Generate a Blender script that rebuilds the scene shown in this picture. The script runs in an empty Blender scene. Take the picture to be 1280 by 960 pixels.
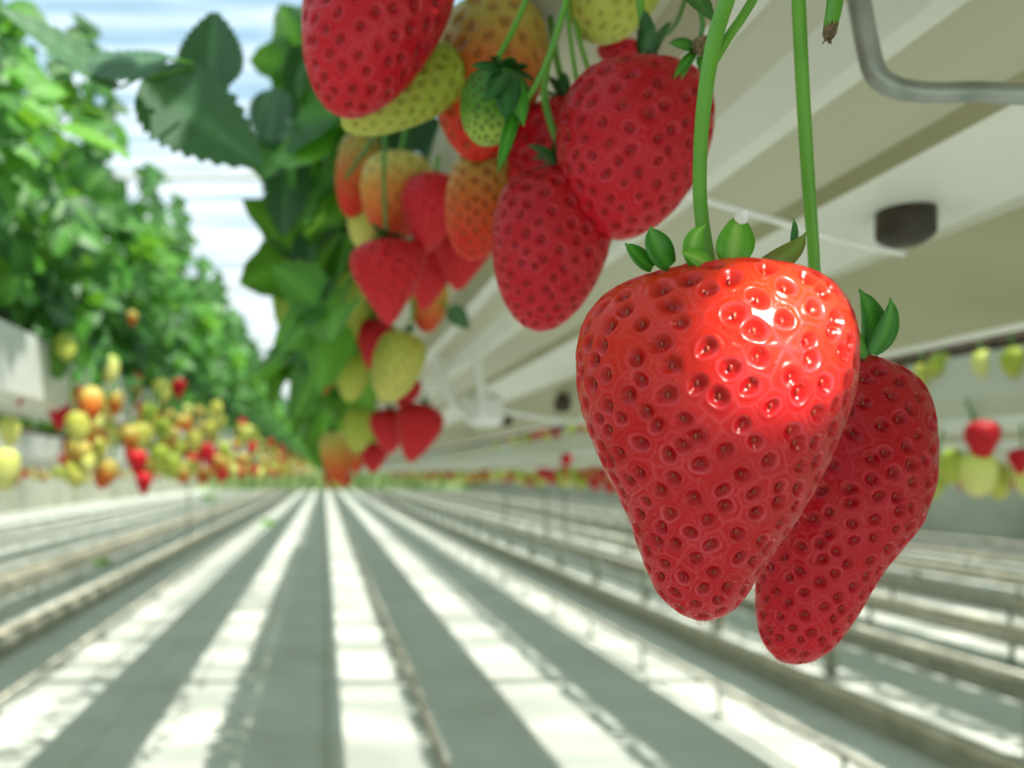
import bpy, math, random
import numpy as np
from mathutils import Vector, Matrix
random.seed(7); RNG = np.random.default_rng(7)
C = bpy.context.scene.collection
H = 1.2                      # camera height
F = 1000.0                   # focal length in pixels of a 1280 px wide frame
def P(px, py, Y):            # a pixel at forward distance Y -> world point
    return Vector(((px-405)/F*Y, Y, H+(592-py)/F*Y))

# ------------------------------------------------------------------ helpers
def tag(o, label=None, cat=None, group=None, kind=None):
    if label: o['label'] = label
    if cat: o['category'] = cat
    if group: o['group'] = group
    if kind: o['kind'] = kind
    return o
def empty(name, loc, label, cat, group=None, rot=None):
    o = bpy.data.objects.new(name, None); C.objects.link(o)
    o.location = loc; o.empty_display_size = .01
    if rot is not None: o.rotation_euler = rot.to_euler()
    return tag(o, label, cat, group)
def mesh(name, verts, faces, mats, midx=None, attrs=None, smooth=True):
    me = bpy.data.meshes.new(name)
    me.from_pydata([tuple(v) for v in verts], [], [tuple(f) for f in faces])
    for m in (mats if isinstance(mats, (list, tuple)) else [mats]): me.materials.append(m)
    if midx is not None: me.polygons.foreach_set('material_index', np.asarray(midx, dtype=np.int32))
    me.polygons.foreach_set('use_smooth', np.full(len(me.polygons), smooth))
    if attrs is not None:
        a = me.color_attributes.new('data', 'FLOAT_COLOR', 'POINT')
        a.data.foreach_set('color', np.asarray(attrs, dtype=np.float32).ravel())
    me.update()
    return me
def obj(name, me, parent=None):
    o = bpy.data.objects.new(name, me); C.objects.link(o)
    if parent is not None: o.parent = parent
    return o
class MB:
    def __init__(s): s.v=[]; s.f=[]; s.m=[]
    def add(s, v, f, m=0):
        k=len(s.v); s.v += [tuple(x) for x in v]; s.f += [tuple(i+k for i in q) for q in f]; s.m += [m]*len(f)
    def box(s, x0,x1,y0,y1,z0,z1,m=0):
        v=[(x,y,z) for x in(x0,x1) for y in(y0,y1) for z in(z0,z1)]
        s.add(v,[(0,1,3,2),(4,6,7,5),(0,4,5,1),(2,3,7,6),(0,2,6,4),(1,5,7,3)],m)
    def tube(s, pts, r, n=10, m=0, res=4):
        P_=[Vector(p) for p in pts]; R_=r if isinstance(r,(list,tuple)) else [r]*len(P_)
        if len(P_)>2 and res>1:
            Q=[];RR=[]
            for i in range(len(P_)-1):
                p0=P_[max(i-1,0)];p1=P_[i];p2=P_[i+1];p3=P_[min(i+2,len(P_)-1)]
                for k in range(res):
                    t=k/res
                    Q.append(.5*((2*p1)+(p2-p0)*t+(2*p0-5*p1+4*p2-p3)*t*t+(3*p1-p0-3*p2+p3)*t**3)); RR.append(R_[i]*(1-t)+R_[i+1]*t)
            Q.append(P_[-1]);RR.append(R_[-1]); P_,R_=Q,RR
        v=[];f=[]; up=Vector((.13,.97,.2)).normalized(); a=None
        for i,p in enumerate(P_):
            d=(P_[min(i+1,len(P_)-1)]-P_[max(i-1,0)]).normalized()
            if a is None:
                a=d.cross(up)
                if a.length<.1: a=d.cross(Vector((1,0,0)))
            a=(a-d*a.dot(d)).normalized(); b=d.cross(a)
            for j in range(n):
                t=2*math.pi*j/n; v.append(p+(a*math.cos(t)+b*math.sin(t))*R_[i])
        for i in range(len(P_)-1):
            for j in range(n):
                f.append((i*n+j,i*n+(j+1)%n,(i+1)*n+(j+1)%n,(i+1)*n+j))
        f.append(tuple(range(n))[::-1]); f.append(tuple(range((len(P_)-1)*n,len(P_)*n)))
        s.add(v,f,m)
    def build(s, name, mats, parent=None, smooth=True):
        return obj(name, mesh(name, s.v, s.f, mats, s.m, None, smooth), parent)

# ------------------------------------------------------------------ materials
def newmat(name):
    m=bpy.data.materials.new(name); m.use_nodes=True; nt=m.node_tree; nt.nodes.clear()
    return m, nt, nt.nodes, nt.links
def noise(nt, scale, detail=3, vec=None, rough=.5):
    n=nt.nodes.new('ShaderNodeTexNoise'); n.inputs['Scale'].default_value=scale; n.inputs['Detail'].default_value=detail; n.inputs['Roughness'].default_value=rough
    if vec is not None: nt.links.new(vec, n.inputs['Vector'])
    return n.outputs['Fac']
def ramp(nt, fac, stops):
    r=nt.nodes.new('ShaderNodeValToRGB'); e=r.color_ramp.elements
    while len(e)>1: e.remove(e[-1])
    e[0].position=stops[0][0]; e[0].color=(*stops[0][1],1)
    for p,c in stops[1:]:
        k=e.new(p); k.color=(*c,1)
    nt.links.new(fac, r.inputs['Fac']); return r.outputs['Color']
def mix(nt, fac, a, b, blend='MIX'):
    n=nt.nodes.new('ShaderNodeMix'); n.data_type='RGBA'; n.blend_type=blend
    for s,v in ((n.inputs[0],fac),(n.inputs[6],a),(n.inputs[7],b)):
        if isinstance(v,(int,float)): s.default_value=v
        elif isinstance(v,tuple): s.default_value=(*v,1)
        else: nt.links.new(v,s)
    return n.outputs[2]
def math_(nt, op, a, b=0.0, clamp=False):
    n=nt.nodes.new('ShaderNodeMath'); n.operation=op; n.use_clamp=clamp
    for s,v in ((n.inputs[0],a),(n.inputs[1],b)):
        if isinstance(v,(int,float)): s.default_value=v
        else: nt.links.new(v,s)
    return n.outputs[0]
def objco(nt): return nt.nodes.new('ShaderNodeTexCoord').outputs['Object']
def geopos(nt): return nt.nodes.new('ShaderNodeNewGeometry').outputs['Position']
def data_attr(nt):
    a=nt.nodes.new('ShaderNodeAttribute'); a.attribute_name='data'
    s=nt.nodes.new('ShaderNodeSeparateColor'); nt.links.new(a.outputs['Color'], s.inputs[0]); return s.outputs
def principled(nt, col, rough=.5, **kw):
    b=nt.nodes.new('ShaderNodeBsdfPrincipled')
    if isinstance(col,tuple): b.inputs['Base Color'].default_value=(*col,1)
    else: nt.links.new(col,b.inputs['Base Color'])
    if isinstance(rough,(int,float)): b.inputs['Roughness'].default_value=rough
    else: nt.links.new(rough,b.inputs['Roughness'])
    for k,v in kw.items():
        b.inputs[k.replace('_',' ')].default_value=v
    return b
def out(nt, sh):
    o=nt.nodes.new('ShaderNodeOutputMaterial'); nt.links.new(sh, o.inputs['Surface'])
def bump(nt, b, h, s, d):
    n=nt.nodes.new('ShaderNodeBump'); n.inputs['Strength'].default_value=s; n.inputs['Distance'].default_value=d
    nt.links.new(h,n.inputs['Height']); nt.links.new(n.outputs[0], b.inputs['Normal'])

def simple(name, c1, c2, scale=20, rough=.5, **kw):
    m,nt,N,L=newmat(name)
    col=ramp(nt, noise(nt,scale,3,geopos(nt)), [(.35,c1),(.65,c2)])
    b=principled(nt,col,rough,**kw); out(nt,b.outputs[0]); return m

def berry_mat(name, top, mid, tip, a=.15, b=.5, pit=(.2,.0,.004), lip=(.6,.07,.09), piton=.75, lipon=.5, sss=.08, rough=.38, bumpy=0.0, coat=.06, spec=.18):
    m,nt,N,L=newmat(name); d=data_attr(nt)
    g=math_(nt,'ADD', d[2], math_(nt,'MULTIPLY', math_(nt,'SUBTRACT', noise(nt,2.5,2,objco(nt)) ,.5), .35))
    base=ramp(nt,g,[(0,top),(a,top),(b,mid),(.92,tip)])
    var=noise(nt,900 if bumpy==0 else 40,2,objco(nt))
    base=mix(nt, math_(nt,'MULTIPLY',var,.0 if piton<.65 or 'orange' in name or 'green' in name else .15), base, mix(nt,.5,base,(.7,.03,.02),'MIX'))
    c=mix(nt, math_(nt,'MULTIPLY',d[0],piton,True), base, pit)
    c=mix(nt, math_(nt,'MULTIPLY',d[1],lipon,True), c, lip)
    bs=principled(nt,c,rough,Subsurface_Weight=sss,Subsurface_Scale=.003,Coat_Weight=coat,Coat_Roughness=.1,Specular_IOR_Level=spec)
    bs.inputs['Subsurface Radius'].default_value=(1,.25,.15)
    bump(nt,bs,noise(nt,420,3,objco(nt)),.28,.0005)
    out(nt,bs.outputs[0]); return m
RED=(.43,.003,.010)
M={}
M['hero']=berry_mat('ripe_red_skin',(.60,.024,.004),(.47,.006,.009),(.46,.002,.010),pit=(.24,.0,.004),lip=(.66,.09,.12),lipon=.75,piton=.9,coat=.06,rough=.25,spec=.22,sss=.05)  # shoulder colour pushed to orange to imitate the sunlit patch
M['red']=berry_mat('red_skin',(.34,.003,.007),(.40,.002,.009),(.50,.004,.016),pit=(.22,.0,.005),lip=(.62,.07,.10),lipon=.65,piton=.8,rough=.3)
M['redsoft']=berry_mat('bright_red_skin',(.45,.01,.015),(.50,.006,.015),(.58,.02,.03),lip=(.55,.04,.05),lipon=.3,piton=.4)
M['orange']=berry_mat('orange_skin',(.36,.28,.055),(.52,.10,.014),(.60,.02,.012),a=.28,b=.62,pit=(.25,.02,.006),lip=(.6,.2,.06),lipon=.15,piton=.7)
M['orangeyellow']=berry_mat('yellow_orange_skin',(.50,.42,.10),(.58,.20,.03),(.60,.05,.015),a=.25,b=.55,pit=(.3,.1,.01),lip=(.6,.4,.1),lipon=.1,piton=.4)
M['yellow']=berry_mat('unripe_yellow_skin',(.40,.40,.06),(.50,.50,.10),(.55,.52,.13),pit=(.22,.22,.03),lip=(.6,.6,.2),lipon=.2,piton=.6)
M['yellowgreen']=berry_mat('unripe_green_yellow_skin',(.30,.38,.04),(.38,.45,.06),(.46,.48,.09),pit=(.2,.25,.02),lip=(.5,.55,.15),lipon=.2,piton=.5)
M['green']=berry_mat('unripe_green_skin',(.03,.12,.012),(.07,.20,.012),(.30,.42,.07),a=.25,b=.7,pit=(.02,.07,.006),lip=(.22,.36,.07),lipon=.5,piton=.9)
M['pale']=berry_mat('pale_skin',(.6,.65,.15),(.65,.65,.2),(.7,.65,.25),pit=(.4,.4,.1),piton=.3,lipon=0)
M['seed']=simple('achene_brown',(.25,.006,.006),(.30,.05,.015),900,.35)
M['seedred']=simple('achene_red',(.22,.004,.006),(.30,.02,.012),1500,.3)
M['seedy']=simple('achene_yellow',(.25,.10,.02),(.30,.2,.04),1500,.4)
M['hair']=simple('hair_pale',(.6,.25,.18),(.6,.35,.25),100,.4)

def leaf_mat(name, dark, mid, bright, trans=.4, rough=.5, tmul=1.0):
    m,nt,N,L=newmat(name); d=data_attr(nt)
    n=noise(nt,60,3,geopos(nt))
    f=math_(nt,'ADD',math_(nt,'MULTIPLY',d[0],.8),math_(nt,'MULTIPLY',n,.25))
    col=ramp(nt,f,[(.1,dark),(.55,mid),(1,bright)])
    vein=math_(nt,'MULTIPLY',d[1],.35,True)
    col=mix(nt,vein,col,tuple(min(1,c*1.6+.02) for c in bright))
    b=principled(nt,col,rough)
    t=nt.nodes.new('ShaderNodeBsdfTranslucent')
    nt.links.new(mix(nt,.5,col,(.35*tmul,.75*tmul,.04)),t.inputs[0])
    ms=nt.nodes.new('ShaderNodeMixShader'); ms.inputs[0].default_value=trans
    nt.links.new(b.outputs[0],ms.inputs[1]); nt.links.new(t.outputs[0],ms.inputs[2]); out(nt,ms.outputs[0]); return m
M['leaf']=leaf_mat('leaf_green',(.008,.055,.012),(.035,.17,.022),(.15,.42,.035),.42)
M['leafdark']=leaf_mat('leaf_underside_dark',(.03,.10,.04),(.05,.15,.06),(.09,.22,.09),.12,.5)
M['leafbright']=leaf_mat('leaf_bright',(.12,.42,.02),(.2,.55,.03),(.3,.65,.05),.5)
M['leafyellow']=leaf_mat('leaf_yellow_green',(.20,.30,.03),(.28,.36,.04),(.4,.45,.08),.35)
M['sepal']=leaf_mat('sepal_green',(.03,.16,.015),(.05,.26,.02),(.12,.38,.03),.3,.3)
M['sepalbright']=leaf_mat('sepal_bright',(.10,.42,.02),(.2,.55,.04),(.5,.7,.2),.35,.3)
M['sepalolive']=leaf_mat('sepal_olive',(.12,.14,.02),(.2,.2,.03),(.12,.3,.03),.25,.35)
M['sepaldark']=leaf_mat('sepal_dark',(.006,.05,.008),(.012,.09,.014),(.03,.16,.02),.15,.4)
M['stem']=simple('stem_green',(.075,.26,.012),(.11,.32,.02),80,.4)
M['stemdark']=simple('stem_dark_green',(.04,.16,.02),(.07,.22,.03),80,.45)
M['stemend']=simple('stem_withered_end',(.05,.03,.01),(.2,.14,.06),900,.8)
M['whitetip']=simple('sepal_dry_tip',(.6,.6,.55),(.8,.8,.75),600,.5)

def gutter_mat():
    m,nt,N,L=newmat('gutter_cream_steel')
    g=geopos(nt); mp=nt.nodes.new('ShaderNodeMapping'); L.new(g,mp.inputs[0]); mp.inputs['Scale'].default_value=(9,.8,9)
    n=noise(nt,1,3,mp.outputs[0])
    col=ramp(nt,n,[(.3,(.42,.40,.26)),(.55,(.50,.49,.37)),(.75,(.52,.53,.46))])
    sp=noise(nt,70,2,g); col=mix(nt,math_(nt,'MULTIPLY',math_(nt,'GREATER_THAN',sp,.70),.25),col,(.35,.3,.15))
    b=principled(nt,col,.45); out(nt,b.outputs[0]); return m
M['gutter']=gutter_mat()
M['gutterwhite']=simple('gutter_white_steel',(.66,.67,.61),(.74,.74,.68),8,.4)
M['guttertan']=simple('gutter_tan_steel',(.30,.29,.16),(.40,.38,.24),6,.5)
M['soil']=simple('substrate_brown',(.05,.03,.02),(.1,.07,.04),50,.9)
M['wire']=simple('bracket_galvanised',(.22,.25,.22),(.34,.36,.33),60,.35,Metallic=.5)
M['cord']=simple('cord_white',(.75,.76,.74),(.82,.82,.80),40,.5)
M['plug']=simple('plug_dark_brown',(.02,.014,.008),(.05,.03,.015),60,.5)
M['pipe']=simple('pipe_painted_cream',(.40,.38,.29),(.60,.58,.48),14,.45)
M['tan']=simple('curb_tan_edge',(.42,.36,.24),(.62,.56,.42),10,.6)
M['curb']=simple('curb_grey_concrete',(.30,.30,.23),(.40,.39,.31),10,.8)
M['post']=simple('post_grey_steel',(.16,.19,.13),(.24,.27,.20),10,.5)
M['bar']=simple('glazing_bar_white',(.7,.72,.7),(.8,.8,.8),5,.5)
M['hose']=simple('hose_tan',(.25,.22,.14),(.5,.45,.33),9,.6)
def floor_mat():
    m,nt,N,L=newmat('floor_concrete'); g=geopos(nt)
    n1=noise(nt,1.6,5,g,.6); n2=noise(nt,14,4,g,.6)
    col=ramp(nt,n1,[(.3,(.45,.46,.39)),(.5,(.53,.55,.48)),(.7,(.59,.61,.54))])
    col=mix(nt,math_(nt,'MULTIPLY',math_(nt,'GREATER_THAN',n2,.64),.18),col,(.25,.25,.18))
    # dirty seams running along the rows
    sp=nt.nodes.new('ShaderNodeSeparateXYZ'); L.new(g,sp.inputs[0])
    x=math_(nt,'ADD',sp.outputs[0],math_(nt,'MULTIPLY',n2,.03))
    for cx,w,s in ((.025,.03,.55),(.50,.05,.6),(-1.0,.02,.25),(1.35,.02,.2)):
        d=math_(nt,'DIVIDE',math_(nt,'ABSOLUTE',math_(nt,'SUBTRACT',x,cx)),w)
        fac=math_(nt,'MULTIPLY',math_(nt,'SUBTRACT',1.0,d,True),s)
        col=mix(nt,fac,col,(.18,.19,.11))
    b=principled(nt,col,.6); out(nt,b.outputs[0]); return m
M['floor']=floor_mat()
def roof_mat():
    m,nt,N,L=newmat('greenhouse_glass_whitewashed'); g=geopos(nt)
    mp=nt.nodes.new('ShaderNodeMapping'); L.new(g,mp.inputs[0]); mp.inputs['Rotation'].default_value=(0,0,math.radians(-45)); mp.inputs['Scale'].default_value=(.35,2.2,1)
    n=noise(nt,1.4,3,mp.outputs[0])
    fac=ramp(nt,n,[(.36,(.05,)*3),(.60,(.55,)*3)])
    t=nt.nodes.new('ShaderNodeBsdfTransparent'); t.inputs[0].default_value=(.96,.98,1,1)
    d=nt.nodes.new('ShaderNodeBsdfTranslucent'); d.inputs[0].default_value=(.50,.51,.52,1)
    ms=nt.nodes.new('ShaderNodeMixShader'); L.new(fac,ms.inputs[0]); L.new(t.outputs[0],ms.inputs[1]); L.new(d.outputs[0],ms.inputs[2]); out(nt,ms.outputs[0]); return m
M['roof']=roof_mat()
M['sidewall']=simple('side_wall_beige',(.30,.32,.22),(.42,.43,.33),.8,.8)
M['endwall']=simple('end_wall_pale',(.20,.32,.10),(.35,.48,.2),.6,.8)

# ------------------------------------------------------------------ berries
def smooth_interp(s, xs, ys):
    xs=np.array(xs,float); ys=np.array(ys,float)
    h=np.diff(xs); dl=np.diff(ys)/h; m=np.zeros(len(xs)); m[0]=dl[0]; m[-1]=dl[-1]
    for i in range(1,len(xs)-1):
        m[i]=0 if dl[i-1]*dl[i]<=0 else 2*dl[i-1]*dl[i]/(dl[i-1]+dl[i])
    i=np.clip(np.searchsorted(xs,s,side='right')-1,0,len(xs)-2); t=(s-xs[i])/h[i]
    return (2*t**3-3*t**2+1)*ys[i]+(t**3-2*t**2+t)*h[i]*m[i]+(-2*t**3+3*t**2)*ys[i+1]+(t**3-t**2)*h[i]*m[i+1]
CONE=[(0,0),(.05,.62),(.12,.86),(.22,.98),(.33,1),(.48,.90),(.62,.74),(.75,.56),(.86,.38),(.95,.20),(1,0)]
BLUNT=[(0,0),(.05,.60),(.12,.84),(.24,.97),(.38,1),(.55,.94),(.70,.82),(.82,.66),(.91,.47),(.97,.27),(1,0)]
LONG=[(0,0),(.05,.5),(.12,.74),(.25,.94),(.40,1),(.58,.93),(.72,.78),(.84,.58),(.93,.38),(.98,.2),(1,0)]
HEART=[(0,0),(.03,.62),(.08,.84),(.16,.97),(.26,1),(.42,.90),(.56,.73),(.70,.54),(.82,.37),(.92,.24),(1,0)]
def berry_mesh(name, L, prof, nu, nv, nseeds, mats, df=.92, lump=.03, dip=0.0, seed=1, pit=1.0, achene=True, hairs=0, topfade=.06):
    """prof rows (t, left, right) in metres; axis runs from the origin down local -z."""
    rng=np.random.default_rng(seed)
    tt=np.array([p[0] for p in prof]); ss=np.arccos(np.clip(1-2*tt,-1,1))/math.pi
    s=np.linspace(.004,.996,nv); t=(1-np.cos(math.pi*s))/2
    lf=smooth_interp(s,ss,[p[1] for p in prof]); rt=smooth_interp(s,ss,[p[2] for p in prof])
    a=np.maximum((lf+rt)/2,1e-6); c=(rt-lf)/2
    th=np.linspace(0,2*math.pi,nu,endpoint=False)
    ph=rng.uniform(0,6.28,8)
    def surf(T,A,Cc,TH):
        l=1+lump*(np.sin(2*TH+ph[0]+T*2)*.5*np.abs(np.sin(TH+.3))+np.sin(3*TH+ph[1]+3*T)*.45+np.sin(5*TH+ph[2]-4*T)*.28)*np.minimum(1,T*5)
        x=Cc+A*np.cos(TH)*(1+(l-1)*np.abs(np.sin(TH))); y=A*df*np.sin(TH)*l
        rr=A/max(a.max(),1e-9)
        z=-L*T + 0*TH
        z=z-dip*np.exp(-(rr/.33)**2)*(T<.3)+lump*L*.35*np.sin(3*TH+ph[3])*np.exp(-T*9)*rr
        return np.stack([x,y,z],-1)
    G=surf(t[:,None],a[:,None],c[:,None],th[None,:])
    du=np.roll(G,-1,1)-np.roll(G,1,1); dv=np.gradient(G,axis=0)
    Nn=np.cross(dv,du); Nn/= (np.linalg.norm(Nn,axis=-1,keepdims=True)+1e-12)
    ctr=np.stack([c,0*c,-L*t],-1)[:,None,:]
    if ((G-ctr)*Nn).sum()<0: Nn=-Nn
    # seeds placed by golden angle over equal areas
    ds=np.linalg.norm(np.diff(np.stack([a,t*L],-1),axis=0),axis=1)
    dens=1/(1.12-.3*t)**2
    w=np.concatenate([[0],np.cumsum(ds*(a[1:]+a[:-1])/2*(dens[1:]+dens[:-1])/2)]); w/=w[-1]
    lo=.03
    fr=lo+(1-lo)*(np.arange(nseeds)+.5)/nseeds
    st=np.interp(fr,w,t); sth=(np.arange(nseeds)*2.39996323+rng.normal(0,.05,nseeds)+rng.uniform(0,6))%(2*math.pi)
    st=np.clip(st+rng.normal(0,.006,nseeds),.01,.992)
    sa=np.interp(st,t,a); sc=np.interp(st,t,c)
    S=surf(st,sa,sc,sth)
    area=(2*math.pi*(ds*(a[1:]+a[:-1])/2).sum())
    r0=.50*math.sqrt(area/nseeds)*(1.18-.36*st)*rng.uniform(.88,1.08,nseeds)
    V=G.reshape(-1,3); n=Nn.reshape(-1,3)
    rm=r0.mean()*2; wob=rm*.055; gap=np.full(len(V),9.0); dist=np.full(len(V),9.0); rbest=np.full(len(V),1e-3)
    step=8000
    for i in range(0,len(V),step):
        q=V[i:i+step]; q=q+wob*np.sin(q[:,[1,2,0]]*(5.5/rm)+ph[:3])
        D=np.linalg.norm(q[:,None,:]-S[None,:,:],axis=2)/r0[None,:]
        k=D.argmin(1); dist[i:i+step]=D[np.arange(len(k)),k]; rbest[i:i+step]=r0[k]
        D2=np.partition(D,1,axis=1); gap[i:i+step]=D2[:,1]-D2[:,0]
    T=np.repeat(t,nu)
    fade=np.clip((T-.0)/topfade,0,1)*np.clip((1.0-T)/.02,.3,1)
    pitf=1/(1+np.exp((dist-.50)/.10)); lipf=np.exp(-((dist-.80)/.13)**2); web=np.exp(-(gap/.20)**2)*np.clip((dist-.75)/.2,0,1); flat=np.clip((dist-.9)/.3,0,1)
    disp=rbest*pit*fade*(-.27*pitf+.045*lipf+.03*web-.02*flat-.05*np.exp(-(dist/.3)**2))
    V=V+n*disp[:,None]
    att=np.stack([np.exp(-(dist/.5)**2)*fade,(.85*np.exp(-((dist-.68)/.09)**2)*(.6+.4*np.sin(V[:,0]*(2.2/rm)+V[:,2]*(3.1/rm)))+.5*web*(.6+.4*np.sin(V[:,2]*(1.3/rm)-V[:,0]*(1.7/rm))))*fade*np.clip(.3+T*1.2,0,1),T,np.ones_like(T)],-1)
    idx=np.arange(nv*nu).reshape(nv,nu); A0=idx[:-1]; A1=np.roll(A0,-1,1); B0=idx[1:]; B1=np.roll(B0,-1,1)
    F_=np.stack([A0,B0,B1,A1],-1).reshape(-1,4)
    faces=[tuple(q) for q in F_.tolist()]; verts=V.tolist(); att=att.tolist()
    faces.append(tuple(range(nu))); faces.append(tuple(range((nv-1)*nu,nv*nu))[::-1])
    mi=[0]*len(faces)
    if achene:
        eps=1e-3
        for k in range(nseeds):
            if st[k]<topfade*.5: continue
            p=S[k]; q=surf(min(st[k]+eps,.999),np.interp(min(st[k]+eps,.999),t,a),np.interp(min(st[k]+eps,.999),t,c),sth[k])
            dn=(q-p); dn/=np.linalg.norm(dn)+1e-12
            i=np.argmin(((G.reshape(-1,3)-p)**2).sum(1)); nn=n[i]; e=np.cross(nn,dn); e/=np.linalg.norm(e)+1e-12
            o=p-nn*r0[k]*pit*.29; ra=r0[k]*.27; b0=len(verts)
            for (u,nn_) in ((-1,1),(-.55,6),(0,6),(.55,6),(1,1)):
                rad=math.sqrt(max(0,1-u*u))
                for j in range(nn_):
                    g=2*math.pi*j/nn_
                    v=o+dn*u*ra+(e*math.cos(g)*.55+nn*math.sin(g)*.5)*ra*rad*(.9-.2*u); verts.append(v.tolist()); att.append([.5,0,st[k],1])
            def F6(x,y): 
                for j in range(6): faces.append((b0+x+j,b0+x+(j+1)%6,b0+y+(j+1)%6,b0+y+j)); mi.append(1)
            for j in range(6): faces.append((b0,b0+1+(j+1)%6,b0+1+j)); mi.append(1)
            F6(1,7);F6(7,13)
            for j in range(6): faces.append((b0+19,b0+13+j,b0+13+(j+1)%6)); mi.append(1)
    me=mesh(name,verts,faces,mats,mi,att)
    hair=None
    if hairs:
        hv=[];hf=[]
        ii=rng.choice(len(V),hairs,replace=False)
        for i in ii:
            if T[i]<.08: continue
            p=V[i]; d=n[i]+rng.normal(0,.3,3)+np.array([0,0,-.3]); d/=np.linalg.norm(d); L_=rng.uniform(.0006,.0014)
            e=np.cross(d,[.3,.5,.8]); e/=np.linalg.norm(e); g=np.cross(d,e); b=len(hv); w_=2.2e-5
            mdl=p+d*L_*.6+np.array([0,0,-.0001])
            hv+= [p+e*w_,p-e*w_*.5+g*w_*.8,p-e*w_*.5-g*w_*.8,mdl+e*w_*.7,mdl-e*w_*.35+g*w_*.6,mdl-e*w_*.35-g*w_*.6,p+d*L_+np.array([0,0,-.0003])]
            for j in range(3):
                hf.append((b+j,b+(j+1)%3,b+3+(j+1)%3,b+3+j)); hf.append((b+3+j,b+3+(j+1)%3,b+6))
        hair=mesh('fine_hairs',hv,hf,M['hair'])
    return me,hair

def sepal_geo(root, tip, width, bend, face, n=12, cup=.22, rnd=.3):
    """ribbon leaf from root to tip; bend = sideways vector of the middle; face = outward normal"""
    root=Vector(root);tip=Vector(tip);bend=Vector(bend);face=Vector(face).normalized()
    v=[];f=[];at=[]
    for i in range(n+1):
        t=i/n; p=root.lerp(tip,t)+bend*4*t*(1-t)*.5
        d=((tip-root)+bend*2*(1-2*t)).normalized(); sd=d.cross(face).normalized(); nn=sd.cross(d)
        w=width/2*(math.sin(math.pi*min(1,(t*.92+.08))**.8)**.8) if t<1 else .0001
        if t>.85: w*= (1-t)/.15*.75+.25 if t<1 else 1
        for k in (-1,-.5,0,.5,1):
            v.append(p+sd*w*k+nn*(abs(k)**1.5)*w*cup); at.append((rnd+.3*t,1.0 if k==0 else 0,t,1))
    for i in range(n):
        for k in range(4):
            a=i*5+k; f.append((a,a+1,a+6,a+5))
    k0=len(v); th=width*.035     # a second skin gives the sepal thickness
    v2=[Vector(x)-face*th for x in v]; f2=[tuple(i+k0 for i in q[::-1]) for q in f]
    for i in range(n):
        f2.append((i*5,i*5+5,i*5+5+k0,i*5+k0)); f2.append((i*5+4+5,i*5+4,i*5+4+k0,i*5+9+k0))
    return v+v2, f+f2, at+at
def sepal(name, mat, parent, inv, *a, **k):
    v,f,at=sepal_geo(*a,**k); return obj(name, mesh(name,[inv@x for x in v],f,mat,None,at), parent)

def auto_calyx(R, mat, seed, n=7, up=.5, size=1.0):
    rng=random.Random(seed); V=[];Fc=[];A=[]
    for i in range(n):
        g=2*math.pi*(i+rng.uniform(-.25,.25))/n; d=Vector((math.cos(g),math.sin(g),0)); l=R*rng.uniform(.75,1.05)*size
        rise=rng.uniform(up-.35,up+.35)
        root=d*R*.05+Vector((0,0,.0)); tip=d*l*max(.35,math.cos(rise))+Vector((0,0,l*math.sin(rise)+R*.05))
        v,f,at=sepal_geo(root,tip,l*.42,Vector((0,0,R*.16)),Vector((0,0,1))+d*.2,n=7,rnd=rng.uniform(0,.7))
        k=len(V); V+=v; Fc+=[tuple(j+k for j in q) for q in f]; A+=at
    return mesh('calyx',V,Fc,mat,None,A)

def berry(label, top, tip, wpx, Y, mat, shape=CONE, res=(150,110), seeds=130, stem=None, calyx='sepal', cup=.5, csize=1.0, ytilt=0.0, asym=0.0, pit=1.0, group=None, stemr=.0011, name='strawberry', sd=None, smat='stem', Ytip=None, lump=.03, cn=7, achene=True):
    A=P(*top,Y); B=P(*tip,(Ytip or Y)); ax=(A-B); L=ax.length; z=ax.normalized()
    x=Vector((1,0,0)); x=(x-z*x.dot(z)).normalized(); y=z.cross(x)
    R3=Matrix((x,y,z)).transposed()
    root=empty(name,A,label,'strawberry',group,R3)
    W=wpx/F*Y/2
    prof=[(t,w*W*(1+asym*t),w*W*(1-asym*t)) for t,w in shape]
    sd=sd or (hash(label)%1000 if False else int(sum(map(ord,label)))%997)
    me,_=berry_mesh('flesh',L,prof,res[0],res[1],seeds,[M[mat],M['seedred' if 'red' in mat else 'seedy']],df=.9,lump=lump,dip=.03*L,seed=sd,pit=pit,achene=achene)
    obj('flesh',me,root)
    inv=Matrix.Translation(A)@R3.to_4x4(); inv=inv.inverted()
    if calyx:
        c=obj('calyx',auto_calyx(W,M[calyx],sd,cn,cup,csize),root)
    if stem:
        mb=MB(); mb.tube([inv@Vector(A-z*L*.02)]+[inv@P(*p) for p in stem],stemr,8); mb.build('stem',M[smat],root)
    return root

# ------------------------------------------------------------------ hero strawberry
Yh=.135; k=Yh/F
rows=[(330,900,900),(334,850,948),(341,808,988),(352,775,1022),(366,752,1046),(385,735,1061),(410,724,1073),(440,719,1079),(475,720,1078),(510,726,1070),(545,737,1057),(580,752,1040),(615,769,1021),(650,785,999),(685,797,972),(715,808,952),(740,820,936),(758,836,920),(769,852,903),(774,864,892),(776,878,878)]
hx=900
prof=[]
for y,xl,xr in rows:      # tangent rays to a round body seen off axis
    al,ar=math.atan((xl-405)/F),math.atan((xr-405)/F); al_,be=(al+ar)/2,(ar-al)/2
    c_=Yh*math.tan(al_); r_=Yh/math.cos(al_)*math.sin(be); x0=(hx-405)*k
    g=.9; prof.append(((y-330)/446, g*(x0-c_+r_)+(1-g)*(hx-xl)*k, g*(c_+r_-x0)+(1-g)*(xr-hx)*k))
A=P(hx,330,Yh); L=446*k
me,hair=berry_mesh('flesh',L,prof,640,460,370,[M['hero'],M['seed']],df=.86,lump=.022,dip=.002,seed=21,hairs=800,topfade=.05,pit=1.25)
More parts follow.
